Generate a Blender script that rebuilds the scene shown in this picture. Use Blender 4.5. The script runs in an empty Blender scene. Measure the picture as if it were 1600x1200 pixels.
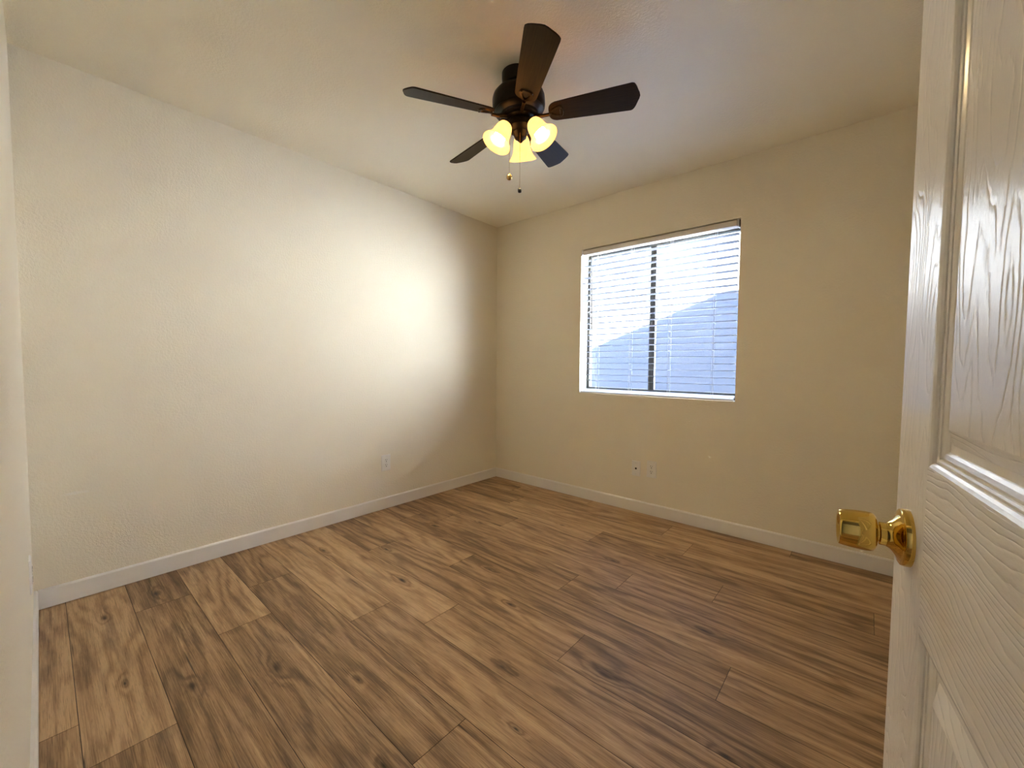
import bpy, bmesh, math, random
from mathutils import Vector, Matrix

# ------------------------------------------------------------------ camera
sc = bpy.context.scene
COL = sc.collection
YAW, PITCH, ROLL = -0.7146, -0.0478, 0.0078
CAM = Vector((2.7664, -2.9528, 1.1151))
FPX = 640.64
fw = Vector((math.sin(YAW) * math.cos(PITCH), math.cos(YAW) * math.cos(PITCH), math.sin(PITCH)))
rt = Vector((math.cos(YAW), -math.sin(YAW), 0))
up = rt.cross(fw)
rt2 = rt * math.cos(ROLL) + up * math.sin(ROLL)
up2 = -rt * math.sin(ROLL) + up * math.cos(ROLL)
cam_data = bpy.data.cameras.new('camera')
cam_data.sensor_fit = 'HORIZONTAL'
cam_data.sensor_width = 36.0
cam_data.lens = 36.0 * FPX / 1600.0
cam_data.clip_start = 0.01
cam = bpy.data.objects.new('camera', cam_data)
COL.objects.link(cam)
M = Matrix.Identity(4)
for i in range(3):
    M[i][0] = rt2[i]; M[i][1] = up2[i]; M[i][2] = -fw[i]; M[i][3] = CAM[i]
cam.matrix_world = M
sc.camera = cam

# ------------------------------------------------------------------ light
SKY_COLOR, SKY_STRENGTH = (0.38, 0.55, 1.0), 6.2
SUN_STRENGTH, SUN_COLOR = 92.0, (0.92, 0.96, 1.0)
BULB_STRENGTH, BULB_COLOR = 112.0, (1.0, 0.76, 0.38)
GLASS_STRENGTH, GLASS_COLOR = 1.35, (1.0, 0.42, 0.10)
sc.view_settings.view_transform = 'Standard'
sc.view_settings.look = 'None'
sc.view_settings.gamma = 1.0
sc.view_settings.use_curve_mapping = False
sc.view_settings.exposure = 1.5
world = bpy.data.worlds.new('sky')
sc.world = world
world.use_nodes = True
bg = world.node_tree.nodes['Background']
bg.inputs[0].default_value = (*SKY_COLOR, 1)
bg.inputs[1].default_value = SKY_STRENGTH
sun_data = bpy.data.lights.new('sun', 'SUN')
sun_data.energy = SUN_STRENGTH
sun_data.color = SUN_COLOR
sun_data.angle = math.radians(0.6)
sun = bpy.data.objects.new('sun', sun_data)
COL.objects.link(sun)
sun.location = (1.5, -6, 9)
sun.rotation_euler = (math.radians(45.5), 0, 0)
# daylight portal filling the window opening (adds no light, guides sampling)
pd = bpy.data.lights.new('window_portal', 'AREA')
pd.shape = 'RECTANGLE'; pd.size = 1.17; pd.size_y = 1.17
pd.cycles.is_portal = True
po = bpy.data.objects.new('window_portal', pd)
COL.objects.link(po)
po.location = (1.535, 0.2, 1.47)
po.rotation_euler = (math.radians(-90), 0, 0)
sc.cycles.diffuse_bounces = 6
sc.cycles.max_bounces = 14
sc.cycles.transparent_max_bounces = 16
sc.cycles.sample_clamp_indirect = 120.0

rnd = random.Random(7)

# ------------------------------------------------------------------ helpers
def link(name, me, mats=(), parent=None, loc=None):
    o = bpy.data.objects.new(name, me)
    COL.objects.link(o)
    for m in (mats if isinstance(mats, (list, tuple)) else [mats]):
        me.materials.append(m)
    if parent is not None:
        o.parent = parent
    if loc is not None:
        o.location = loc
    return o

def mesh_obj(name, bm, mats=(), parent=None, smooth=False, loc=None, angle=None):
    bmesh.ops.recalc_face_normals(bm, faces=bm.faces[:])
    me = bpy.data.meshes.new(name)
    if smooth:
        for f in bm.faces:
            f.smooth = True
        if angle:
            for e in bm.edges:
                if len(e.link_faces) == 2 and e.calc_face_angle(0) > math.radians(angle):
                    e.smooth = False
    bm.to_mesh(me)
    bm.free()
    return link(name, me, mats, parent, loc)

def empty(name, loc=(0, 0, 0)):
    o = bpy.data.objects.new(name, None)
    o.empty_display_size = 0.1
    COL.objects.link(o)
    o.location = loc
    return o

def tag(o, label, cat=None, group=None, kind=None):
    o['label'] = label
    if cat: o['category'] = cat
    if group: o['group'] = group
    if kind: o['kind'] = kind
    return o

def structure(o, label, cat):
    return tag(o, label, cat, kind='structure')

def add_box(bm, lo, hi, bevel=0.0, seg=2, mat=0):
    vs = [bm.verts.new((x, y, z)) for x in (lo[0], hi[0]) for y in (lo[1], hi[1]) for z in (lo[2], hi[2])]
    q = [(0, 1, 3, 2), (4, 6, 7, 5), (0, 4, 5, 1), (2, 3, 7, 6), (0, 2, 6, 4), (1, 5, 7, 3)]
    fs = [bm.faces.new([vs[i] for i in f]) for f in q]
    for f in fs: f.material_index = mat
    if bevel:
        es = list({e for f in fs for e in f.edges})
        r = bmesh.ops.bevel(bm, geom=es, offset=bevel, segments=seg, affect='EDGES', profile=0.5)
        for f in r['faces']: f.material_index = mat
    return fs

def add_prism(bm, pts, axis_fn, d0, d1, mat=0):
    """extrude 2-D polygon pts along a third axis; axis_fn(u, v, d) -> xyz"""
    a = [bm.verts.new(axis_fn(u, v, d0)) for u, v in pts]
    b = [bm.verts.new(axis_fn(u, v, d1)) for u, v in pts]
    n = len(pts)
    fs = [bm.faces.new(a), bm.faces.new(b[::-1])]
    for i in range(n):
        fs.append(bm.faces.new((a[i], a[(i + 1) % n], b[(i + 1) % n], b[i])))
    for f in fs: f.material_index = mat
    return fs

def add_lathe(bm, prof, seg=40, mtx=None, cap0=True, cap1=True, mat=0):
    """revolve (radius, height) around local z"""
    mtx = mtx or Matrix.Identity(4)
    rings = []
    for r, h in prof:
        if r < 1e-6:
            rings.append([bm.verts.new(mtx @ Vector((0, 0, h)))])
        else:
            rings.append([bm.verts.new(mtx @ Vector((r * math.cos(2 * math.pi * i / seg), r * math.sin(2 * math.pi * i / seg), h))) for i in range(seg)])
    for A, B in zip(rings, rings[1:]):
        if len(A) == 1 and len(B) == 1: continue
        for i in range(seg):
            j = (i + 1) % seg
            if len(A) == 1: f = bm.faces.new((A[0], B[j], B[i]))
            elif len(B) == 1: f = bm.faces.new((A[i], A[j], B[0]))
            else: f = bm.faces.new((A[i], A[j], B[j], B[i]))
            f.material_index = mat
    if cap0 and len(rings[0]) > 1: bm.faces.new(rings[0][::-1]).material_index = mat
    if cap1 and len(rings[-1]) > 1: bm.faces.new(rings[-1]).material_index = mat

def add_tube(bm, pts, r, seg=8, mat=0):
    pts = [Vector(p) for p in pts]
    rings = []
    for i, p in enumerate(pts):
        t = (pts[min(i + 1, len(pts) - 1)] - pts[max(i - 1, 0)]).normalized()
        a = t.orthogonal().normalized() if i == 0 else (rings_a - t * rings_a.dot(t)).normalized()
        rings_a = a
        b = t.cross(a)
        rr = r[i] if isinstance(r, (list, tuple)) else r
        rings.append([bm.verts.new(p + a * rr * math.cos(2 * math.pi * k / seg) + b * rr * math.sin(2 * math.pi * k / seg)) for k in range(seg)])
    for A, B in zip(rings, rings[1:]):
        for k in range(seg):
            bm.faces.new((A[k], A[(k + 1) % seg], B[(k + 1) % seg], B[k])).material_index = mat
    bm.faces.new(rings[0][::-1]).material_index = mat
    bm.faces.new(rings[-1]).material_index = mat

# ------------------------------------------------------------------ materials
class NT:
    def __init__(self, name):
        self.m = bpy.data.materials.new(name)
        self.m.use_nodes = True
        self.t = self.m.node_tree
        self.b = self.t.nodes['Principled BSDF']
        self.out = self.t.nodes['Material Output']
    def n(self, typ, **kw):
        nd = self.t.nodes.new(typ)
        for k, v in kw.items(): setattr(nd, k, v)
        return nd
    def set(self, sock, v):
        if isinstance(v, bpy.types.NodeSocket): self.t.links.new(v, sock)
        elif v is not None: sock.default_value = v
    def math(self, op, a, b=None, c=None, clamp=False):
        nd = self.n('ShaderNodeMath', operation=op, use_clamp=clamp)
        self.set(nd.inputs[0], a)
        if b is not None: self.set(nd.inputs[1], b)
        if c is not None: self.set(nd.inputs[2], c)
        return nd.outputs[0]
    def mapping(self, vec, scale=(1, 1, 1), loc=(0, 0, 0)):
        nd = self.n('ShaderNodeMapping')
        self.set(nd.inputs[0], vec)
        nd.inputs[1].default_value = loc
        nd.inputs[3].default_value = scale
        return nd.outputs[0]
    def noise(self, vec, scale, detail=2.0, rough=0.5, dist=0.0):
        nd = self.n('ShaderNodeTexNoise')
        self.set(nd.inputs['Vector'], vec)
        nd.inputs['Scale'].default_value = scale
        nd.inputs['Detail'].default_value = detail
        nd.inputs['Roughness'].default_value = rough
        nd.inputs['Distortion'].default_value = dist
        return nd.outputs['Fac']
    def ramp(self, fac, stops, interp='LINEAR'):
        nd = self.n('ShaderNodeValToRGB')
        self.set(nd.inputs[0], fac)
        cr = nd.color_ramp
        cr.interpolation = interp
        while len(cr.elements) < len(stops): cr.elements.new(0.5)
        for e, (p, c) in zip(cr.elements, stops):
            e.position = p
            e.color = (*c, 1) if len(c) == 3 else c
        return nd.outputs[0]
    def mix(self, fac, a, b, blend='MIX'):
        nd = self.n('ShaderNodeMix', data_type='RGBA', blend_type=blend)
        self.set(nd.inputs[0], fac)
        self.set(nd.inputs[6], a if not isinstance(a, tuple) else (*a, 1))
        self.set(nd.inputs[7], b if not isinstance(b, tuple) else (*b, 1))
        return nd.outputs[2]
    def bump(self, h, strength, dist=0.01):
        nd = self.n('ShaderNodeBump')
        nd.inputs['Strength'].default_value = strength
        nd.inputs['Distance'].default_value = dist
        self.set(nd.inputs['Height'], h)
        self.t.links.new(nd.outputs[0], self.b.inputs['Normal'])
    def obj(self):
        return self.n('ShaderNodeTexCoord').outputs['Object']
    def base(self, col=None, rough=None, metal=None, spec=None):
        if col is not None: self.set(self.b.inputs['Base Color'], (*col, 1) if isinstance(col, tuple) else col)
        if rough is not None: self.set(self.b.inputs['Roughness'], rough)
        if metal is not None: self.b.inputs['Metallic'].default_value = metal
        if spec is not None: self.b.inputs['Specular IOR Level'].default_value = spec
        return self

def simple(name, col, rough=0.5, metal=0.0, spec=0.5, var=0.06, nscale=60.0, bump=0.0):
    t = NT(name)
    v = t.noise(t.obj(), nscale, 3.0)
    lo = tuple(c * (1 - var) for c in col); hi = tuple(min(1, c * (1 + var)) for c in col)
    t.base(t.ramp(v, [(0.3, lo), (0.7, hi)]), rough, metal, spec)
    if bump: t.bump(v, bump, 0.002)
    return t.m

def paint(name, col, rough=0.42, peel=0.35, scuff=False, spec=0.5):
    t = NT(name)
    co = t.obj()
    big = t.noise(co, 1.3, 2.0)
    c = t.ramp(big, [(0.3, tuple(x * 0.985 for x in col)), (0.7, col)])
    if scuff:   # a short rubbed mark low on the wall
        d = t.n('ShaderNodeVectorMath', operation='DISTANCE')
        t.set(d.inputs[0], t.mapping(co, (1, 1, 6)))
        d.inputs[1].default_value = (0.0, -2.86, 0.50 * 6)
        w = t.math('ADD', d.outputs[1], t.math('MULTIPLY', t.noise(co, 60, 3.0), 0.05))
        k = t.n('ShaderNodeMapRange'); t.set(k.inputs[0], w)
        k.inputs[1].default_value = 0.05; k.inputs[2].default_value = 0.08
        k.inputs[3].default_value = 0.35; k.inputs[4].default_value = 0.0
        c = t.mix(k.outputs[0], c, (0.9, 0.88, 0.84))
    t.base(c, rough, 0, spec)
    h = t.math('ADD', t.noise(co, 95, 3.0, 0.55), t.math('MULTIPLY', t.noise(co, 230, 2.0), 0.4))
    t.bump(h, peel, 0.006)
    return t.m

MAT_WALL = paint('wall_paint', (0.815, 0.75, 0.605), 0.60, 0.5, spec=0.07)
MAT_WALL_L = paint('wall_paint_scuffed', (0.815, 0.75, 0.605), 0.60, 0.5, scuff=True, spec=0.07)
MAT_CEIL = paint('ceiling_paint', (0.90, 0.84, 0.68), 0.33, 0.42, spec=0.8)
MAT_HALL = paint('hall_paint', (0.20, 0.17, 0.14), 0.6, 0.2)
MAT_TRIM = paint('trim_paint', (0.82, 0.79, 0.74), 0.33, 0.05)
MAT_PLASTIC = simple('white_plastic', (0.80, 0.77, 0.71), 0.3, var=0.02)
MAT_SLOT = simple('slot_dark', (0.02, 0.018, 0.015), 0.6)
MAT_SCREW = simple('screw_metal', (0.55, 0.53, 0.5), 0.35, 0.9)
MAT_BRASS = simple('polished_brass', (0.76, 0.53, 0.13), 0.06, 1.0, var=0.03, nscale=20)
MAT_BRASS_DULL = simple('brass_dull', (0.55, 0.38, 0.15), 0.25, 1.0, var=0.1)
MAT_BRONZE = simple('dark_bronze_metal', (0.006, 0.0045, 0.004), 0.34, 0.0, 0.25, var=0.3)
MAT_ARM = simple('antique_bronze', (0.055, 0.037, 0.017), 0.28, 0.8, var=0.3)
MAT_FRAME = simple('window_bronze_frame', (0.10, 0.095, 0.08), 0.45, 0.2, var=0.1)
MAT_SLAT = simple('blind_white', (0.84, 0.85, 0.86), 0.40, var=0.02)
MAT_SLATS_SHADED = simple('slat_shaded', (0.42, 0.43, 0.46), 0.45, var=0.02)  # slats are white; the shade on them is put into this grey
MAT_VALANCE_SHADED = simple('valance_shaded', (0.66, 0.61, 0.55), 0.5, var=0.02)  # white valance, its shade mixed into a tan-grey colour
MAT_CORD = simple('blind_cord', (0.75, 0.75, 0.74), 0.8)
MAT_WAND = simple('wand_plastic', (0.45, 0.46, 0.47), 0.2)
MAT_BOUNCE = simple('bounce_white', (0.84, 0.83, 0.81), 0.9, var=0.03)  # for the added sunlit wall that bounces daylight indoors
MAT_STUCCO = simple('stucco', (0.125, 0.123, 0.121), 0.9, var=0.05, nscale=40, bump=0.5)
MAT_CONCRETE = simple('concrete', (0.50, 0.50, 0.50), 0.9, var=0.12, nscale=8)
MAT_ABSORBER = simple('bounce_absorber', (0.06, 0.05, 0.045), 0.9)  # for the added dark skin that soaks up light between the houses
MAT_SHINGLE = simple('roof_shingle', (0.16, 0.13, 0.11), 0.9, var=0.3, nscale=12)

def wood_blade():
    t = NT('fan_blade_wood')
    co = t.obj()
    g = t.noise(t.mapping(co, (3, 60, 60)), 3.0, 4.0, 0.6)
    t.base(t.ramp(g, [(0.25, (0.013, 0.0075, 0.0028)), (0.75, (0.034, 0.020, 0.006))]), 0.45, 0, 0.2)
    t.bump(g, 0.15, 0.001)
    return t.m
MAT_BLADE = wood_blade()

def emission_glass():
    t = NT('amber_glass_shade')
    co = t.obj()
    n = t.noise(co, 22, 3.0, 0.6, 1.0)
    c = t.ramp(n, [(0.25, (0.026, 0.016, 0.006)), (0.75, (0.045, 0.030, 0.014))])
    tr = t.n('ShaderNodeBsdfTranslucent'); t.set(tr.inputs[0], c)
    t.base(c, 0.22, 0, 0.5)
    mx = t.n('ShaderNodeMixShader'); mx.inputs[0].default_value = 0.7
    t.t.links.new(t.b.outputs[0], mx.inputs[1]); t.t.links.new(tr.outputs[0], mx.inputs[2])
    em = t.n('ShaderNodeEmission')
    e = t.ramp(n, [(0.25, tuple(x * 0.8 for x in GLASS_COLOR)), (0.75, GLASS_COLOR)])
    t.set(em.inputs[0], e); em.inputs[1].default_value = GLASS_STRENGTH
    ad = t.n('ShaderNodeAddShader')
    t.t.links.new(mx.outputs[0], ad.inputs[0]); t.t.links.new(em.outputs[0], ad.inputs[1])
    t.t.links.new(ad.outputs[0], t.out.inputs[0])
    return t.m
MAT_SHADE = emission_glass()

def bulb_mat():
    t = NT('lit_bulb')
    em = t.n('ShaderNodeEmission')
    lw = t.n('ShaderNodeLayerWeight'); lw.inputs[0].default_value = 0.2
    t.set(em.inputs[0], (*BULB_COLOR, 1))
    t.set(em.inputs[1], BULB_STRENGTH)
    t.t.links.new(em.outputs[0], t.out.inputs[0])
    t.t.nodes.remove(lw)
    return t.m
MAT_BULB = bulb_mat()

def glass_mat():
    t = NT('window_glass')
    tr = t.n('ShaderNodeBsdfTransparent'); tr.inputs[0].default_value = (0.95, 0.97, 0.97, 1)
    gl = t.n('ShaderNodeBsdfGlossy'); gl.inputs['Roughness'].default_value = 0.02
    fr = t.n('ShaderNodeLayerWeight'); fr.inputs[0].default_value = 0.5
    mx = t.n('ShaderNodeMixShader')
    t.set(mx.inputs[0], t.math('MULTIPLY_ADD', t.math('POWER', fr.outputs['Facing'], 5.0), 0.96, 0.04))
    t.t.links.new(tr.outputs[0], mx.inputs[1]); t.t.links.new(gl.outputs[0], mx.inputs[2])
    t.t.links.new(mx.outputs[0], t.out.inputs[0])
    return t.m
MAT_GLASS = glass_mat()

# --- wood grain embossed white door paint; axis = which local axis the grain follows
def door_paint(name, along):
    t = NT(name)
    co = t.obj()
    sx = t.n('ShaderNodeSeparateXYZ'); t.set(sx.inputs[0], co)
    a, c = (sx.outputs[2], sx.outputs[0]) if along == 'z' else (sx.outputs[0], sx.outputs[2])
    cv = t.n('ShaderNodeCombineXYZ')
    t.set(cv.inputs[0], a); t.set(cv.inputs[1], c)
    v = cv.outputs[0]
    warp = t.noise(t.mapping(v, (2.2, 9.0, 1)), 1.0, 2.0, 0.5)
    wob = t.noise(t.mapping(v, (14, 40, 1)), 1.0, 2.0)
    k0, k1 = (36.0, 20.0) if along == 'z' else (120.0, 16.0)
    ph = t.math('ADD', t.math('MULTIPLY', c, k0), t.math('ADD', t.math('MULTIPLY', warp, k1), t.math('MULTIPLY', wob, 1.3)))
    s = t.math('ABSOLUTE', t.math('SINE', t.math('MULTIPLY', ph, math.pi)))
    line = t.math('POWER', t.math('SUBTRACT', 1.0, s), 2.5)
    brk = t.noise(t.mapping(v, (60, 160, 1)), 1.0, 2.0)
    line = t.math('MULTIPLY', line, t.math('MULTIPLY_ADD', brk, 1.6, -0.15, clamp=True))
    fine = t.noise(t.mapping(v, (170, 420, 1)), 1.0, 2.0)
    h = t.math('ADD', t.math('MULTIPLY', line, -1.0), t.math('MULTIPLY', fine, 0.22))
    t.base((0.86, 0.82, 0.74), 0.25, 0, 0.3)
    t.bump(h, 0.6, 0.0011)
    return t.m
MAT_DOOR_V = door_paint('door_paint_vertical_grain', 'z')
MAT_DOOR_H = door_paint('door_paint_horizontal_grain', 'x')
MAT_DOOR_S = paint('door_paint_smooth', (0.86, 0.82, 0.74), 0.20, 0.04)

# --- floor planks
KNOTS = [(1.0487, -2.6421, 1.0), (1.1783, -2.42, 1.2), (1.7882, -1.8669, 1.1), (2.0914, -1.6525, 1.2), (2.2843, -1.1481, 1.0),
         (0.3561, -1.8783, 1.0), (0.9942, -1.76, 1.3), (0.8616, -2.7925, 0.7), (0.62, -1.62, 0.9), (1.886, -0.615, 0.8),
         (1.709, -0.84, 0.9), (1.9932, -2.03, 0.6), (1.45, -2.25, 0.7), (0.30, -2.80, 1.0), (0.22, -2.62, 1.1), (1.793, -2.36, 0.9),
         (0.75, -0.95, 0.8), (1.2, -0.6, 0.7), (0.55, -1.2, 0.9), (1.25, -1.38, 0.8), (2.5, -1.7, 0.8), (1.55, -1.55, 0.7)]
def floor_mat():
    t = NT('oak_plank')
    pos = t.n('ShaderNodeNewGeometry').outputs['Position']
    uv = t.n('ShaderNodeUVMap'); uv.uv_map = 'plank'
    uvs = t.n('ShaderNodeSeparateXYZ'); t.set(uvs.inputs[0], uv.outputs[0])
    tone = t.n('ShaderNodeAttribute'); tone.attribute_name = 'tone'
    tn = tone.outputs['Fac']
    cv = t.n('ShaderNodeCombineXYZ')
    t.set(cv.inputs[0], uvs.outputs[0]); t.set(cv.inputs[1], uvs.outputs[1]); t.set(cv.inputs[2], t.math('MULTIPLY', tn, 41.0))
    v = cv.outputs[0]
    ps = t.n('ShaderNodeSeparateXYZ'); t.set(ps.inputs[0], pos)
    # knots: swirl the grain and darken the core
    wide = None; core = None
    kn = t.math('MULTIPLY_ADD', t.noise(t.mapping(pos, (18, 42, 1)), 1.0, 2.0), 2.6, 0.2)
    for kx, ky, ks in KNOTS:
        dx = t.math('MULTIPLY', t.math('SUBTRACT', ps.outputs[0], kx), 1 / (0.080 * ks))
        dy = t.math('MULTIPLY', t.math('SUBTRACT', ps.outputs[1], ky), 1 / (0.026 * ks))
        d2 = t.math('MULTIPLY', t.math('ADD', t.math('MULTIPLY', dx, dx), t.math('MULTIPLY', dy, dy)), kn)
        g = t.math('POWER', 2.718, t.math('MULTIPLY', d2, -1.0))
        g2 = t.math('POWER', 2.718, t.math('MULTIPLY', d2, -9.0 / max(ks, 0.8)))
        wide = g if wide is None else t.math('ADD', wide, g)
        core = g2 if core is None else t.math('ADD', core, g2)
    warp = t.noise(t.mapping(v, (0.95, 6.0, 1.0)), 1.0, 2.0, 0.45)
    wob = t.noise(t.mapping(v, (9, 45, 1)), 1.0, 3.0, 0.6)
    ph = t.math('ADD', t.math('MULTIPLY', warp, 8.0), t.math('ADD', t.math('MULTIPLY', uvs.outputs[1], 9.0), t.math('MULTIPLY', wide, 1.5)))
    ph = t.math('ADD', ph, t.math('MULTIPLY', wob, 0.8))
    s = t.math('MULTIPLY_ADD', t.math('SINE', t.math('MULTIPLY', ph, 2 * math.pi)), 0.5, 0.5)
    s = t.math('POWER', s, 1.6)
    fib = t.noise(t.mapping(v, (7, 320, 1)), 1.0, 3.0, 0.65)
    pore = t.noise(t.mapping(v, (22, 750, 1)), 1.0, 2.0, 0.5)
    streak = t.noise(t.mapping(v, (1.6, 22, 1)), 1.0, 3.0, 0.55)
    smoke = t.noise(t.mapping(v, (1.7, 10, 1)), 1.0, 4.0, 0.65)
    f = t.math('MULTIPLY', s, -0.135)
    f = t.math('ADD', f, t.math('MULTIPLY', fib, 0.55))
    f = t.math('ADD', f, t.math('MULTIPLY', streak, 0.58))
    f = t.math('ADD', f, t.math('MULTIPLY_ADD', tn, 0.19, -0.035))
    f = t.math('SUBTRACT', f, t.math('MULTIPLY', wide, 0.10))
    col = t.ramp(f, [(0.22, (0.085, 0.048, 0.022)), (0.42, (0.22, 0.128, 0.062)), (0.56, (0.39, 0.24, 0.122)), (0.74, (0.60, 0.40, 0.22))])
    k = t.n('ShaderNodeMapRange'); t.set(k.inputs[0], pore)
    k.inputs[1].default_value = 0.30; k.inputs[2].default_value = 0.42; k.inputs[3].default_value = 0.45; k.inputs[4].default_value = 0.0
    col = t.mix(k.outputs[0], col, (0.050, 0.030, 0.018))
    k = t.n('ShaderNodeMapRange'); t.set(k.inputs[0], smoke)
    k.inputs[1].default_value = 0.55; k.inputs[2].default_value = 0.78; k.inputs[3].default_value = 0.0; k.inputs[4].default_value = 0.72
    col = t.mix(k.outputs[0], col, (0.065, 0.042, 0.028))
    cn = t.math('MULTIPLY', core, t.math('MULTIPLY_ADD', wob, 1.6, 0.1), clamp=True)
    col = t.mix(t.math('MULTIPLY', cn, 0.95), col, (0.018, 0.012, 0.009))
    # thin dark checks along the grain
    chk = t.noise(t.mapping(v, (3.2, 95, 1), (5.3, 1.7, 0)), 1.0, 2.0, 0.5)
    k = t.n('ShaderNodeMapRange'); t.set(k.inputs[0], chk)
    k.inputs[1].default_value = 0.68; k.inputs[2].default_value = 0.76; k.inputs[3].default_value = 0.0; k.inputs[4].default_value = 0.75
    col = t.mix(k.outputs[0], col, (0.022, 0.014, 0.010))
    t.base(col, t.math('MULTIPLY_ADD', fib, 0.15, 0.40), 0, 0.42)
    t.bump(t.math('ADD', t.math('MULTIPLY', fib, 0.6), t.math('MULTIPLY', pore, 0.4)), 0.22, 0.0012)
    return t.m
MAT_FLOOR = floor_mat()
MAT_GROOVE = simple('plank_bevel', (0.035, 0.022, 0.014), 0.7)

# ------------------------------------------------------------------ room shell
W, L, H = 3.10, 3.00, 2.44
OX0, OX1, OZ0, OZ1 = 0.9495, 2.1205, 0.8835, 2.0585     # window opening
WT = 0.17                                                 # window wall thickness
DX0, DX1, DZ = 2.10, 2.925, 2.06                          # doorway in the near wall

def floor():
    bm = bmesh.new()
    uvl = bm.loops.layers.uv.new('plank')
    tl = bm.faces.layers.float.new('tone')
    joints = {-1: 0.978, 0: 1.195, 1: 0.35, 2: 0.80, 3: 1.85, 4: 1.12, 5: 1.369, 6: 1.922, 7: 1.063, 8: 1.647, 9: 1.857,
              10: 2.25, 11: 1.467, 12: 0.62, 13: 1.78, 14: 1.1}
    PL, ci, dz = 1.36, 0.0009, 0.0012
    def quad(pts, mi, tone, off):
        f = bm.faces.new([bm.verts.new(p) for p in pts])
        f.material_index = mi
        f[tl] = tone
        for lp in f.loops:
            lp[uvl].uv = (lp.vert.co.x + off, lp.vert.co.y - yc)
    for k in range(-8, 15):
        y0, y1 = -2.907 + 0.2 * k, -2.907 + 0.2 * (k + 1)
        y1 = min(y1, 0.0); yc = (y0 + y1) / 2 + rnd.uniform(-0.15, 0.15)
        j = joints.get(k, rnd.uniform(0.3, 1.6))
        xs = [j + PL * q for q in range(-3, 4)]
        cuts = [-0.02] + [x for x in xs if 0.05 < x < W + 0.35] + [W + 0.4]
        for x0, x1 in zip(cuts, cuts[1:]):
            tone, off = rnd.random(), rnd.uniform(0, 30)
            a0, a1, b0, b1 = x0 + ci, x1 - ci, y0 + ci, y1 - ci
            quad([(a0, b0, 0), (a1, b0, 0), (a1, b1, 0), (a0, b1, 0)], 0, tone, off)
            quad([(x0, y0, -dz), (x1, y0, -dz), (a1, b0, 0), (a0, b0, 0)], 1, tone, off)
            quad([(x1, y1, -dz), (x0, y1, -dz), (a0, b1, 0), (a1, b1, 0)], 1, tone, off)
            quad([(x0, y1, -dz), (x0, y0, -dz), (a0, b0, 0), (a0, b1, 0)], 1, tone, off)
            quad([(x1, y0, -dz), (x1, y1, -dz), (a1, b1, 0), (a1, b0, 0)], 1, tone, off)
    yc = 0
    quad([(-0.1, -4.6, -dz), (W + 0.45, -4.6, -dz), (W + 0.45, 0.0, -dz), (-0.1, 0.0, -dz)], 1, 0.5, 0)
    quad([(-0.1, -4.6, -0.12), (-0.1, 0.0, -0.12), (W + 0.45, 0.0, -0.12), (W + 0.45, -4.6, -0.12)], 1, 0.5, 0)
    me = bpy.data.meshes.new('floor')
    bm.normal_update(); bm.to_mesh(me); bm.free()
    o = link('floor', me, [MAT_FLOOR, MAT_GROOVE])
    structure(o, 'brown oak plank floor laid lengthwise along the window wall', 'floor')
floor()

def wall_back():
    """window wall: one mesh with the opening and its reveals"""
    bm = bmesh.new()
    xs = [-0.12, OX0, OX1, W + 0.12]; zs = [-0.12, OZ0, OZ1, 2.60]
    for y in (0.0, WT):
        vs = {(i, k): bm.verts.new((xs[i], y, zs[k])) for i in range(4) for k in range(4)}
        for i in range(3):
            for k in range(3):
                if i == 1 and k == 1: continue
                bm.faces.new((vs[i, k], vs[i + 1, k], vs[i + 1, k + 1], vs[i, k + 1]))
        if y == 0.0: A = vs
        else: B = vs
    hole = [(1, 1), (2, 1), (2, 2), (1, 2)]
    outer = [(0, 0), (1, 0), (2, 0), (3, 0), (3, 1), (3, 2), (3, 3), (2, 3), (1, 3), (0, 3), (0, 2), (0, 1)]
    for ring in (hole, outer):
        for p, q in zip(ring, ring[1:] + ring[:1]):
            bm.faces.new((A[p], A[q], B[q], B[p]))
    o = mesh_obj('wall_back', bm, MAT_WALL)
    structure(o, 'cream textured wall with the window and two outlet plates', 'wall')
wall_back()

bm = bmesh.new(); add_box(bm, (-0.12, -3.12, -0.12), (0.0, 0.0, 2.60))
structure(mesh_obj('wall_left', bm, MAT_WALL_L), 'long plain cream wall left of the window wall, brightest in the room', 'wall')
bm = bmesh.new(); add_box(bm, (W, -3.12, -0.12), (W + 0.12, 0.0, 2.60))
structure(mesh_obj('wall_right', bm, MAT_WALL), 'cream wall hidden behind the open white door', 'wall')
bm = bmesh.new()
add_prism(bm, [(0.0, 0.0), (DX0, 0.0), (DX0, DZ), (DX1, DZ), (DX1, 0.0), (W, 0.0), (W, 2.60), (0.0, 2.60)], lambda u, v, d: (u, d, v), -L, -L - 0.12)
structure(mesh_obj('wall_front', bm, MAT_WALL), 'cream wall with the doorway, a sliver at the left edge', 'wall')
bm = bmesh.new(); add_box(bm, (0.0, -L, H), (W, 0.0, 2.60))
structure(mesh_obj('ceiling', bm, MAT_CEIL), 'cream orange-peel ceiling carrying the dark ceiling fan', 'ceiling')
# hallway beyond the doorway, behind the camera
bm = bmesh.new()
hx0, hx1, hy0, hy1 = 1.30, 3.40, -4.40, -3.12
for lo, hi in [((hx0 - 0.1, hy0 - 0.1, 0.0), (hx0, hy1, 2.44)), ((hx1, hy0 - 0.1, 0.0), (hx1 + 0.1, hy1, 2.44)),
               ((hx0, hy0 - 0.1, 0.0), (hx1, hy0, 2.44)), ((hx0 - 0.1, hy0 - 0.1, 2.44), (hx1 + 0.1, hy1, 2.60))]:
    add_box(bm, lo, hi)
structure(mesh_obj('wall_hall', bm, MAT_HALL), 'dim hallway walls and ceiling beyond the doorway', 'wall')

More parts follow.
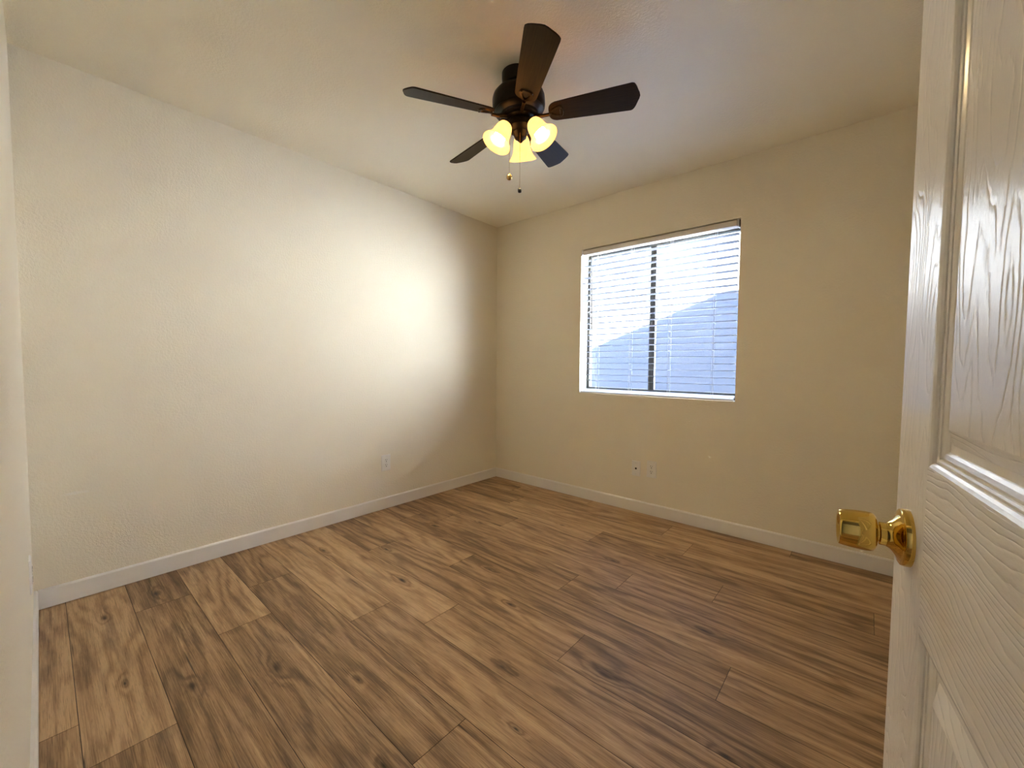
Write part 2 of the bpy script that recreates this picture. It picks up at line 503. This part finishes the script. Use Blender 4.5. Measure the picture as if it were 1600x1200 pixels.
def baseboard(name, p0, p1, nrm, label):
    """p0->p1 along the wall, nrm into the room"""
    bm = bmesh.new()
    p0 = Vector((*p0, 0)); p1 = Vector((*p1, 0)); n = Vector((*nrm, 0))
    prof = [(0, 0.0030), (0.012, 0.0030), (0.012, 0.083), (0.0075, 0.090), (0, 0.090)]
    add_prism(bm, prof, lambda u, v, d: (p0 + (p1 - p0) * d + n * u + Vector((0, 0, v)))[:], 0.0, 1.0)
    structure(mesh_obj(name, bm, MAT_TRIM), label, 'baseboard')
baseboard('baseboard_left', (0, -L + 0.012), (0, 0), (1, 0), 'white painted baseboard along the long left wall')
baseboard('baseboard_back', (0.012, 0), (W, 0), (0, -1), 'white painted baseboard under the window wall outlets')
baseboard('baseboard_front', (0, -L), (DX0 - 0.06, -L), (0, 1), 'white baseboard on the wall at the left edge')
baseboard('baseboard_right', (W, -L), (W, -0.012), (-1, 0), 'white baseboard behind the open door')

# door casing and jamb
bm = bmesh.new()
add_prism(bm, [(DX0 - 0.058, 0), (DX0, 0), (DX0, DZ), (DX1, DZ), (DX1, 0), (DX1 + 0.058, 0), (DX1 + 0.058, DZ + 0.058), (DX0 - 0.058, DZ + 0.058)],
          lambda u, v, d: (u, d, v), -L - 0.134, -L - 0.12)
structure(mesh_obj('trim_1', bm, MAT_TRIM), 'white door casing on the hall side of the doorway', 'trim')

# ------------------------------------------------------------------ window
win = empty('window_1', (0, 0, 0))
structure(win, 'bronze framed sliding window behind the white blinds', 'window')
FY0, FY1 = 0.118, 0.162
bm = bmesh.new()
fwid, fbot = 0.022, 0.046
xs = [OX0, OX0 + fwid, OX1 - fwid, OX1]; zs = [OZ0, OZ0 + fbot, OZ1 - 0.040, OZ1]
A = {}
for y in (FY0, FY1):
    for i in range(4):
        for k in range(4):
            A[i, k, y] = bm.verts.new((xs[i], y, zs[k]))
    for i in range(3):
        for k in range(3):
            if (i, k) != (1, 1): bm.faces.new((A[i, k, y], A[i + 1, k, y], A[i + 1, k + 1, y], A[i, k + 1, y]))
for ring in ([(1, 1), (2, 1), (2, 2), (1, 2)], [(0, 0), (1, 0), (2, 0), (3, 0), (3, 1), (3, 2), (3, 3), (2, 3), (1, 3), (0, 3), (0, 2), (0, 1)]):
    for p, q in zip(ring, ring[1:] + ring[:1]):
        bm.faces.new((A[(*p, FY0)], A[(*q, FY0)], A[(*q, FY1)], A[(*p, FY1)]))
mesh_obj('window_frame', bm, MAT_FRAME, win)
bm = bmesh.new()
add_box(bm, (1.487, FY0 + 0.002, zs[1]), (1.508, FY0 + 0.018, zs[2]), 0.002)
add_box(bm, (1.508, FY0 + 0.006, zs[1]), (1.531, FY0 + 0.036, zs[2]), 0.002)
mesh_obj('meeting_stile', bm, MAT_FRAME, win)
for nm, x0, x1, y in (('glass_pane', xs[1], 1.489, FY0 + 0.012), ('glass_pane', 1.529, xs[2], FY0 + 0.028)):
    bm = bmesh.new()
    add_box(bm, (x0, y, zs[1]), (x1, y + 0.004, zs[2]))
    mesh_obj(nm, bm, MAT_GLASS, win)

# ------------------------------------------------------------------ blinds
bl = empty('window_blind', (1.535, 0.03, OZ1))
tag(bl, 'white two-inch horizontal blinds with open slats hung inside the window opening', 'blinds')
def bpart(name, bm, mat, parent=bl, smooth=False):
    bmesh.ops.translate(bm, verts=bm.verts[:], vec=-Vector(bl.location))
    return mesh_obj(name, bm, mat, parent, smooth)
BX0, BX1 = 0.9585, 2.1085
bm = bmesh.new(); add_box(bm, (0.9600, 0.034, 2.0160), (2.1000, 0.064, 2.0575), 0.0015)
bpart('head_rail', bm, MAT_SLAT)
bm = bmesh.new(); add_prism(bm, [(0.0015, 2.0155), (0.062, 2.0145), (0.062, 2.0175), (0.0095, 2.0190), (0.0095, 2.0490), (0.0015, 2.0490)], lambda u, v, d: (d, u, v), 0.9660, 2.0970)
v_ = bpart('valance', bm, MAT_VALANCE_SHADED)
for x0 in (0.9545, 2.1005):
    bm = bmesh.new(); add_box(bm, (x0, -0.001, 2.0085), (x0 + 0.0055, 0.060, 2.0550), 0.0008)
    xa, xb = (OX0, x0) if x0 < 1.5 else (x0 + 0.0055, OX1)
    add_box(bm, (xa, 0.030, 2.0120), (xb, 0.034, 2.0580), mat=1)  # dark plate added as the shadow in the gap beside the valance
    bpart('bracket_and_gap_shade', bm, [MAT_SLAT, MAT_FRAME])
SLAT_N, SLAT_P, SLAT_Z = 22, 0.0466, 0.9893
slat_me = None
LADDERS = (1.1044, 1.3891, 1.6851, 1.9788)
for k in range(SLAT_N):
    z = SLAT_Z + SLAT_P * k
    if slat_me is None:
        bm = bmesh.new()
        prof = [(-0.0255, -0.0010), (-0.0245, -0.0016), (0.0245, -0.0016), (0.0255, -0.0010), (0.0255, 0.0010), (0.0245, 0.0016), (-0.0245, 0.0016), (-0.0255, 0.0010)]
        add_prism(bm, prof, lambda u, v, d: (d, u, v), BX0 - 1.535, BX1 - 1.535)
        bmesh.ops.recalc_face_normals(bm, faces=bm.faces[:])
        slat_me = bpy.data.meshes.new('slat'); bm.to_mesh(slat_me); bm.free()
        slat_me.materials.append(MAT_SLATS_SHADED)
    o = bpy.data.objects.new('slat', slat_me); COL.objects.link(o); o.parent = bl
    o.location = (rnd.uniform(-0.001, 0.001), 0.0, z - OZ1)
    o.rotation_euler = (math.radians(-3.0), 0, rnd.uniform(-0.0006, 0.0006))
bm = bmesh.new(); add_box(bm, (BX0 - 1.535, -0.0255, -0.0065), (BX1 - 1.535, 0.0255, 0.0065), 0.002)
br = mesh_obj('bottom_rail', bm, MAT_SLAT, bl)
br.location = Vector((1.535, 0.0290, 0.9020)) - bl.location
br.rotation_euler = (math.radians(27), 0, 0)
for x in LADDERS + (0.985, 2.085):
    bm = bmesh.new()
    add_lathe(bm, [(0.0032, 0.0), (0.0032, 0.0012), (0.0, 0.0016)], 12, Matrix.Translation((x - 1.535, -0.010, 0.0064)))
    mesh_obj('cord_plug', bm, MAT_WAND, br)
for x in LADDERS:
    bm = bmesh.new()
    add_tube(bm, [(x - 0.006, 0.0025, 0.915), (x - 0.006, 0.0025, 2.016)], 0.0009, 6)
    add_tube(bm, [(x - 0.006, 0.0565, 0.915), (x - 0.006, 0.0565, 2.016)], 0.0009, 6)
    add_tube(bm, [(x + 0.004, 0.0020, 0.915), (x + 0.004, 0.0020, 2.016)], 0.0009, 6)
    for k in range(SLAT_N):
        z = SLAT_Z + SLAT_P * k - 0.0030
        add_tube(bm, [(x - 0.006, 0.0025, z + 0.002), (x - 0.006, 0.0565, z - 0.001)], 0.0008, 5)
        add_lathe(bm, [(0.0, -0.003), (0.0024, -0.0012), (0.0024, 0.0012), (0.0, 0.003)], 8, Matrix.Translation((x - 0.004, 0.0015, z + 0.001)))
    bpart('ladder_cord', bm, MAT_CORD)
bm = bmesh.new()
add_tube(bm, [(1.052, -0.004, 2.010), (1.052, -0.008, 1.985)], 0.0016, 6)
add_tube(bm, [(1.0525, -0.008, 1.985), (1.0620, -0.008, 1.405)], [0.0036, 0.0042], 6)
bpart('tilt_wand', bm, MAT_WAND)

# ------------------------------------------------------------------ outside
bm = bmesh.new()
for lo, hi in [((-0.12, -0.4), (OX0, 2.62)), ((OX1, -0.4), (W + 0.12, 2.62)), ((OX0, -0.4), (OX1, OZ0)), ((OX0, OZ1), (OX1, 2.62))]:
    add_box(bm, (lo[0], WT, lo[1]), (hi[0], WT + 0.02, hi[1]))  # dark layer added out of view to cut light bouncing back outside
structure(mesh_obj('wall_outside_absorber', bm, MAT_ABSORBER), 'unseen dark skin added outside the window wall to soak up bounced light', 'wall')
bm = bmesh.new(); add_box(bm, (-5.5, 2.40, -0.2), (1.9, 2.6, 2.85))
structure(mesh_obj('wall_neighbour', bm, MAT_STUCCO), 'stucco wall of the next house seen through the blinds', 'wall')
bm = bmesh.new(); add_box(bm, (1.9, 2.25, -0.2), (8.5, 2.6, 2.40))  # unseen wall added as a daylight reflector
structure(mesh_obj('wall_bounce_added', bm, MAT_BOUNCE), 'unseen white wall added outside to bounce sunlight into the room', 'wall')
bm = bmesh.new(); add_box(bm, (-6.5, WT, -0.4), (9.5, 8.0, -0.2))
structure(mesh_obj('ground_outside', bm, MAT_CONCRETE), 'concrete side yard outside the window', 'ground')
bm = bmesh.new()
RX, RZ, RS = 1.45, 3.93, 0.363
zb = 2.62
hw = (RZ - zb) / RS
add_prism(bm, [(RX - hw, zb), (RX + 0.15 + (RZ - zb) / 0.75, zb), (RX + 0.15, RZ), (RX, RZ)], lambda u, v, d: (u, d, v), -7.0, 0.45)  # right slope steepened so more sun reaches the bounce wall
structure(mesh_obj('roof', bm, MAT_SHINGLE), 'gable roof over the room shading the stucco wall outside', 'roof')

# ------------------------------------------------------------------ outlet plates
def wall_matrix(pos, nrm):
    """local x along the wall, y up, z out of the wall"""
    n = Vector(nrm); u = Vector((0, 0, 1)); x = u.cross(n)
    m = Matrix.Identity(4)
    for i in range(3):
        m[i][0] = x[i]; m[i][1] = u[i]; m[i][2] = n[i]; m[i][3] = pos[i]
    return m

def plate_bm(w, h):
    bm = bmesh.new()
    rings = []
    for ins, z in ((0.0, 0.0), (0.0, 0.002), (0.002, 0.0045), (0.005, 0.0055)):
        a, b = w / 2 - ins, h / 2 - ins
        rings.append([bm.verts.new((x, y, z)) for x, y in ((-a, -b), (a, -b), (a, b), (-a, b))])
    for A_, B_ in zip(rings, rings[1:]):
        for i in range(4): bm.faces.new((A_[i], A_[(i + 1) % 4], B_[(i + 1) % 4], B_[i]))
    bm.faces.new(rings[-1]); bm.faces.new(rings[0][::-1])
    return bm

def screw(parent, x, y, z=0.0055):
    bm = bmesh.new()
    add_lathe(bm, [(0.0034, 0.0), (0.0034, 0.0006), (0.002, 0.0011), (0.0, 0.0012)], 12, Matrix.Translation((x, y, z)))
    add_box(bm, (x - 0.003, y - 0.0004, z + 0.0009), (x + 0.003, y + 0.0004, z + 0.0014), mat=1)
    mesh_obj('screw', bm, [MAT_PLASTIC, MAT_SLOT], parent)

def outlet(pos, nrm, w, h, label, group=None):
    root = empty('electrical_outlet')
    root.matrix_world = wall_matrix(pos, nrm)
    tag(root, label, 'outlet', 'duplex wall outlets')
    mesh_obj('cover_plate', plate_bm(w, h), MAT_PLASTIC, root)
    for s in (1, -1):
        bm = bmesh.new()
        cy = s * 0.0195
        pts = []
        for i in range(32):
            a = 2 * math.pi * i / 32
            pts.append((max(-0.0145, min(0.0145, 0.0172 * math.cos(a))), cy + max(-0.0142, min(0.0142, 0.0172 * math.sin(a)))))
        q = []
        for pnt in pts:
            if not q or (abs(pnt[0] - q[-1][0]) + abs(pnt[1] - q[-1][1])) > 1e-5: q.append(pnt)
        add_prism(bm, q, lambda u, v, d: (u, v, d), 0.0050, 0.0075)
        rc = mesh_obj('receptacle', bm, MAT_PLASTIC, root)
        bm = bmesh.new()
        add_box(bm, (-0.0075, cy + 0.0005, 0.0073), (-0.0049, cy + 0.0100, 0.0079))
        add_box(bm, (0.0049, cy + 0.0015, 0.0073), (0.0073, cy + 0.0090, 0.0079))
        add_lathe(bm, [(0.0034, 0.0073), (0.0034, 0.0079)], 14, Matrix.Translation((0, cy - 0.0075, 0)))
        tag(mesh_obj('slot', bm, MAT_SLOT, rc), 'dark plug slots')
    screw(root, 0, 0)
    return root

outlet((0.0, -1.2335, 0.3550), (1, 0, 0), 0.078, 0.122, 'white duplex outlet low on the long left wall')
outlet((1.5825, 0.0, 0.3455), (0, -1, 0), 0.074, 0.124, 'white duplex outlet right of the jack plate below the window')
outlet((0.476, -L, 0.332), (0, 1, 0), 0.078, 0.122, 'white outlet plate seen edge-on at the far left just above the baseboard')
jk = empty('jack_plate')
jk.matrix_world = wall_matrix((1.462, 0.0, 0.333), (0, -1, 0))
tag(jk, 'small white wall plate with one dark round jack, left of the outlet below the window', 'wall plate')
mesh_obj('cover_plate', plate_bm(0.068, 0.115), MAT_PLASTIC, jk)
bm = bmesh.new()
add_lathe(bm, [(0.0075, 0.005), (0.0075, 0.0068), (0.0055, 0.0072), (0.0055, 0.0120), (0.0040, 0.0120), (0.0040, 0.0085), (0.0, 0.0085)], 18, mat=0)
tag(mesh_obj('jack', bm, MAT_SLOT, jk), 'dark round jack')
screw(jk, 0, 0.041); screw(jk, 0, -0.041)

# ------------------------------------------------------------------ door
DW, DT, DH0, DH1 = 0.813, 0.035, 0.012, 2.045
DANG = math.radians(98.12)
EDGE = Vector((2.8015, -2.2201))
de = Vector((math.cos(DANG), math.sin(DANG)))
hp = EDGE - de * DW
def panel_rects():
    out = []
    for x0, x1 in ((0.118, 0.358), (0.455, 0.695)):
        for z0, z1 in ((0.215, 0.827), (1.0085, 1.615), (1.715, 1.925)):
            out.append((x0, x1, z0, z1))
    return out
def door_slab():
    bm = bmesh.new()
    gx = [0.0, 0.118, 0.358, 0.455, 0.695, DW]
    gz = [DH0, 0.215, 0.827, 1.0085, 1.615, 1.715, 1.925, DH1]
    prof = [(0.0, 0.0), (0.002, -0.0004), (0.0050, -0.0018), (0.0072, -0.0036), (0.0078, -0.0048), (0.0100, -0.0048), (0.0120, -0.0056), (0.0126, -0.0066), (0.0150, -0.0068),
            (0.0190, -0.0080), (0.0220, -0.0098), (0.0226, -0.0106), (0.0300, -0.0106), (0.0310, -0.0100), (0.0450, -0.0030), (0.0470, -0.0022)]
    for side in (0, 1):
        def P(x, z, d):
            return (x, d if side == 0 else -DT - d, z)
        for i in range(5):
            for k in range(7):
                x0, x1, z0, z1 = gx[i], gx[i + 1], gz[k], gz[k + 1]
                if i in (1, 3) and k in (1, 3, 5):
                    rings = []
                    for ins, d in prof:
                        rings.append([bm.verts.new(P(x, z, d)) for x, z in ((x0 + ins, z0 + ins), (x1 - ins, z0 + ins), (x1 - ins, z1 - ins), (x0 + ins, z1 - ins))])
                    for q, (A_, B_) in enumerate(zip(rings, rings[1:])):
                        for e in range(4):
                            f = bm.faces.new((A_[e], A_[(e + 1) % 4], B_[(e + 1) % 4], B_[e]))
                            f.material_index = 2 if q < 12 else (1 if e in (0, 2) else 0)
                    bm.faces.new(rings[-1]).material_index = 0
                else:
                    f = bm.faces.new([bm.verts.new(P(x, z, 0.0)) for x, z in ((x0, z0), (x1, z0), (x1, z1), (x0, z1))])
                    f.material_index = 0 if i in (0, 4) or (i == 2 and k not in (0, 2, 4, 6)) else 1
    def q(a): bm.faces.new([bm.verts.new(p) for p in a]).material_index = 2
    q([(DW, 0, DH0), (DW, 0, DH1), (DW, -DT, DH1), (DW, -DT, DH0)])
    q([(0, 0, DH0), (0, -DT, DH0), (0, -DT, DH1), (0, 0, DH1)])
    q([(0, 0, DH0), (DW, 0, DH0), (DW, -DT, DH0), (0, -DT, DH0)])
    q([(0, 0, DH1), (0, -DT, DH1), (DW, -DT, DH1), (DW, 0, DH1)])
    bmesh.ops.remove_doubles(bm, verts=bm.verts[:], dist=1e-5)
    o = mesh_obj('door_1', bm, [MAT_DOOR_V, MAT_DOOR_H, MAT_DOOR_S])
    o.location = (hp.x, hp.y, 0.0)
    o.rotation_euler = (0, 0, DANG)
    structure(o, 'white six-panel interior door standing open at right with a brass knob', 'door')
    return o
door = door_slab()
KX, KZ = DW - 0.0600, 0.912
for s in (1, -1):
    base = Matrix.Translation((KX, 0.0 if s == 1 else -DT, KZ)) @ Matrix.Rotation(math.radians(-90 * s), 4, 'X')
    bm = bmesh.new()
    add_lathe(bm, [(0.0335, 0.0), (0.0335, 0.0050), (0.0326, 0.0075), (0.0306, 0.0086), (0.0290, 0.0088), (0.0265, 0.0096), (0.0225, 0.0118), (0.0185, 0.0145),
                   (0.0160, 0.0170), (0.0148, 0.0190), (0.0142, 0.0205), (0.0, 0.0205)], 56, base, cap0=True)
    ro = mesh_obj('knob_rose', bm, MAT_BRASS, door, True, angle=35)
    bm = bmesh.new()
    add_lathe(bm, [(0.0136, 0.0200), (0.0136, 0.0262), (0.0128, 0.0268), (0.0100, 0.0270), (0.0100, 0.0292), (0.0165, 0.0294), (0.0200, 0.0302), (0.0224, 0.0322), (0.0233, 0.0350),
                   (0.0236, 0.0390), (0.0235, 0.0460), (0.0230, 0.0540), (0.0222, 0.0610), (0.0216, 0.0645), (0.0206, 0.0658), (0.0192, 0.0658), (0.0150, 0.0640), (0.0080, 0.0626), (0.0, 0.0622)], 56, base)
    kn = mesh_obj('door_knob', bm, MAT_BRASS, door, True, angle=35)
    kn['label'] = 'polished brass door knob'
bm = bmesh.new()
add_box(bm, (DW - 0.0005, -DT / 2 - 0.0125, KZ - 0.028), (DW + 0.0015, -DT / 2 + 0.0125, KZ + 0.028), 0.0005)
add_box(bm, (DW + 0.0010, -DT / 2 - 0.006, KZ - 0.007), (DW + 0.0090, -DT / 2 + 0.006, KZ + 0.007), 0.002)
mesh_obj('latch_plate', bm, MAT_BRASS, door)
for z in (0.25, 1.05, 1.82):
    bm = bmesh.new()
    add_lathe(bm, [(0.0, -0.002), (0.006, 0.0), (0.006, 0.089), (0.0, 0.091)], 14, Matrix.Translation((-0.004, -DT - 0.005, z)))
    add_box(bm, (-0.0015, -DT - 0.002, z), (0.0005, -0.004, z + 0.089))
    mesh_obj('hinge', bm, MAT_BRASS_DULL, door)

# ------------------------------------------------------------------ ceiling fan
FO = Vector((1.5104, -1.4670, 2.2478))
fn = Vector((-0.0311, -0.0598, 1.0)).normalized()
fx = (Vector((1, 0, 0)) - fn * fn.x).normalized()
fy = fn.cross(fx)
fan = empty('ceiling_fan')
FM = Matrix.Identity(4)
for i in range(3):
    FM[i][0] = fx[i]; FM[i][1] = fy[i]; FM[i][2] = fn[i]; FM[i][3] = FO[i]
fan.matrix_world = FM
tag(fan, 'dark five-blade ceiling fan with three lit bell glass shades, hanging from the ceiling', 'ceiling fan')
bm = bmesh.new()
add_lathe(bm, [(0.070, 0.197), (0.071, 0.180), (0.071, 0.150), (0.069, 0.142), (0.060, 0.136), (0.0, 0.136)], 48)
cp = mesh_obj('canopy', bm, MAT_BRONZE, fan, True, angle=40)
for a in (205, 25):
    bm = bmesh.new()
    c, s = math.cos(math.radians(a)), math.sin(math.radians(a))
    add_lathe(bm, [(0.0045, 0.0), (0.0045, 0.004), (0.003, 0.006), (0.0, 0.0065)], 12, Matrix.Translation((c * 0.070, s * 0.070, 0.168)) @ Matrix.Rotation(math.radians(a), 4, 'Z') @ Matrix.Rotation(math.radians(90), 4, 'Y'))
    mesh_obj('canopy_screw', bm, MAT_SCREW, cp)
bm = bmesh.new()
add_lathe(bm, [(0.055, 0.140), (0.060, 0.126), (0.088, 0.120), (0.104, 0.112), (0.115, 0.100), (0.120, 0.086), (0.121, 0.070), (0.121, 0.052), (0.119, 0.040), (0.112, 0.031),
               (0.112, 0.027), (0.106, 0.020), (0.090, 0.012), (0.085, 0.004), (0.060, 0.002), (0.0, 0.002)], 56)
mesh_obj('motor_housing', bm, MAT_BRONZE, fan, True, angle=30)
bm = bmesh.new()
add_lathe(bm, [(0.070, 0.003), (0.070, -0.006), (0.062, -0.010), (0.054, -0.012), (0.058, -0.018), (0.060, -0.030), (0.058, -0.046), (0.050, -0.056), (0.034, -0.064), (0.030, -0.078), (0.026, -0.090), (0.014, -0.099), (0.006, -0.108), (0.0, -0.110)], 48)
mesh_obj('switch_housing', bm, MAT_BRONZE, fan, True, angle=30)
AZ0, TILT = 4.2949, -0.3082
DAZ = (0.0341, -0.0447, 0.0304, -0.0352, 0.0154)
def blade_outline():
    """(radius, half width) outline of a blade with scooped tip corners and rounded root"""
    top = []
    r0, r1 = 0.136, 0.533
    for a in range(0, 91, 15):          # rounded root
        t = math.radians(a)
        top.append((r0 + 0.032 * (1 - math.cos(t)), 0.014 + 0.033 * math.sin(t)))
    top += [(0.22, 0.0505), (0.32, 0.0565), (0.42, 0.062), (0.496, 0.0660), (0.503, 0.0655)]
    top += [(0.507, 0.0630), (0.511, 0.0570), (0.518, 0.0440), (0.5235, 0.0290), (0.5300, 0.0150), (r1, 0.0)]
    return top + [(r, -w) for r, w in reversed(top[:-1])]
OUT = blade_outline()
for k in range(5):
    az = AZ0 - k * 2 * math.pi / 5 + DAZ[k]
    bm_b = bmesh.new()
    add_prism(bm_b, OUT, lambda u, v, d: (u, v, d), -0.0005, 0.0055)
    es = [e for e in bm_b.edges if abs(e.verts[0].co.z - e.verts[1].co.z) < 1e-6]
    bmesh.ops.bevel(bm_b, geom=es, offset=0.0015, segments=2, affect='EDGES')
    b = mesh_obj('blade', bm_b, MAT_BLADE, fan)
    b.matrix_local = Matrix.Rotation(az, 4, 'Z') @ Matrix.Rotation(TILT, 4, 'X')
    # iron: arm from the motor, triangular ring under the blade
    bm = bmesh.new()
    add_tube(bm, [(0.060, 0, 0.000), (0.085, 0, -0.004), (0.110, 0, -0.010), (0.140, 0, -0.0095)], [0.010, 0.0085, 0.0075, 0.0075], 10)
    tri_o = [(0.134, 0.0), (0.142, 0.013), (0.162, 0.025), (0.184, 0.031), (0.197, 0.026), (0.203, 0.012), (0.203, -0.012), (0.197, -0.026), (0.184, -0.031), (0.162, -0.025), (0.142, -0.013)]
    tri_i = [(0.148, 0.0), (0.152, 0.006), (0.164, 0.013), (0.179, 0.0175), (0.186, 0.015), (0.188, 0.007), (0.188, -0.007), (0.186, -0.015), (0.179, -0.0175), (0.164, -0.013), (0.152, -0.006)]
    vo0 = [bm.verts.new((x, y, -0.0008)) for x, y in tri_o]; vo1 = [bm.verts.new((x + (0.167 - x) * 0.06, y * 0.94, -0.0060)) for x, y in tri_o]
    vi1 = [bm.verts.new((x, y, -0.0060)) for x, y in tri_i]; vi0 = [bm.verts.new((x + (0.167 - x) * 0.1, y * 0.9, -0.0008)) for x, y in tri_i]
    n = len(tri_o)
    for R_, S_ in ((vo0, vo1), (vo1, vi1), (vi1, vi0)):
        for i in range(n): bm.faces.new((R_[i], R_[(i + 1) % n], S_[(i + 1) % n], S_[i]))
    for x, y in ((0.192, 0.021), (0.192, -0.021), (0.145, 0.0)):
        add_lathe(bm, [(0.004, -0.0055), (0.004, -0.0075), (0.002, -0.0090), (0.0, -0.0092)], 10, Matrix.Translation((x, y, 0)))
    a_ = mesh_obj('blade_arm', bm, MAT_ARM, fan, True, angle=30)
    a_.matrix_local = Matrix.Rotation(az, 4, 'Z') @ Matrix.Rotation(TILT, 4, 'X')
# light kit
SH_AZ = math.radians(125.6)
shade_prof = [(0.0270, 0.000), (0.0305, 0.004), (0.0350, 0.014), (0.0385, 0.027), (0.0405, 0.042), (0.0425, 0.056), (0.0465, 0.070), (0.0535, 0.083), (0.0610, 0.093), (0.0660, 0.0985), (0.0672, 0.1015),
              (0.0655, 0.1020), (0.0625, 0.0985), (0.0570, 0.0915), (0.0500, 0.0820), (0.0435, 0.0700), (0.0395, 0.0560), (0.0375, 0.0420), (0.0355, 0.0270), (0.0320, 0.0150), (0.0250, 0.0060)]
for k in range(3):
    a = SH_AZ + k * 2 * math.pi / 3
    rad = Vector((math.cos(a), math.sin(a), 0))
    neck = rad * 0.0705 + Vector((0, 0, -0.0430)); rim = rad * 0.1255 + Vector((0, 0, -0.1332))
    ax = (rim - neck).normalized()
    lm = Matrix.Translation(neck) @ ax.to_track_quat('Z', 'Y').to_matrix().to_4x4()
    bm = bmesh.new()
    add_tube(bm, [rad * 0.040 + Vector((0, 0, -0.030)), rad * 0.052 + Vector((0, 0, -0.026)), rad * 0.061 + Vector((0, 0, -0.029)), neck - ax * 0.006], 0.0085, 10)
    add_lathe(bm, [(0.010, -0.012), (0.020, -0.010), (0.0275, -0.004), (0.0285, 0.004), (0.0270, 0.005), (0.0, 0.005)], 28, lm)
    mesh_obj('light_arm', bm, MAT_BRONZE, fan, True, angle=40)
    bm = bmesh.new()
    add_lathe(bm, shade_prof, 44, lm, cap0=False, cap1=False)
    mesh_obj('lamp_shade', bm, MAT_SHADE, fan, True)
    bm = bmesh.new()
    add_lathe(bm, [(0.012, 0.010), (0.013, 0.020), (0.014, 0.030), (0.018, 0.042), (0.0235, 0.054), (0.0265, 0.066), (0.0265, 0.075), (0.0235, 0.085), (0.0165, 0.092), (0.008, 0.0955), (0.0, 0.0963)], 28, lm)
    mesh_obj('light_bulb', bm, MAT_BULB, fan, True)

# pull chains hang plumb: place in world space, then parent
FMI = FM.inverted()
def chain(x, y, ztop, zbot, knob, rad):
    bm = bmesh.new()
    n = int((ztop - zbot) / 0.006)
    add_tube(bm, [FMI @ Vector((x, y, ztop)), FMI @ Vector((x, y, zbot))], rad * 0.6, 6)
    for i in range(n):
        z = ztop - 0.006 * i
        add_lathe(bm, [(0, -rad * 1.2), (rad, 0), (0, rad * 1.2)], 5, Matrix.Translation(FMI @ Vector((x, y, z))))
    ch = mesh_obj('pull_chain', bm, MAT_BRASS_DULL, fan)
    bm = bmesh.new()
    m = Matrix.Translation(FMI @ Vector((x, y, zbot)))
    if knob == 'ball':
        add_lathe(bm, [(0, 0.008), (0.004, 0.008), (0.005, 0.004)] + [(0.0135 * math.sin(math.radians(t)), -0.008 + 0.0135 * math.cos(math.radians(t))) for t in range(25, 180, 15)] + [(0, -0.0215)], 20, m)
        tag(mesh_obj('chain_knob', bm, MAT_BRASS_DULL, ch, True), 'round brass chain knob')
    else:
        add_lathe(bm, [(0, 0.012), (0.003, 0.011), (0.0045, 0.006), (0.0085, 0.003), (0.009, -0.006), (0.0075, -0.012), (0.0, -0.014)], 16, m)
        tag(mesh_obj('chain_fob', bm, MAT_BRONZE, ch, True), 'small dark chain fob')
chain(1.4760, -1.4960, 2.2000, 1.9900, 'ball', 0.0011)
chain(1.5310, -1.4860, 2.1900, 1.9140, 'fob', 0.0011)
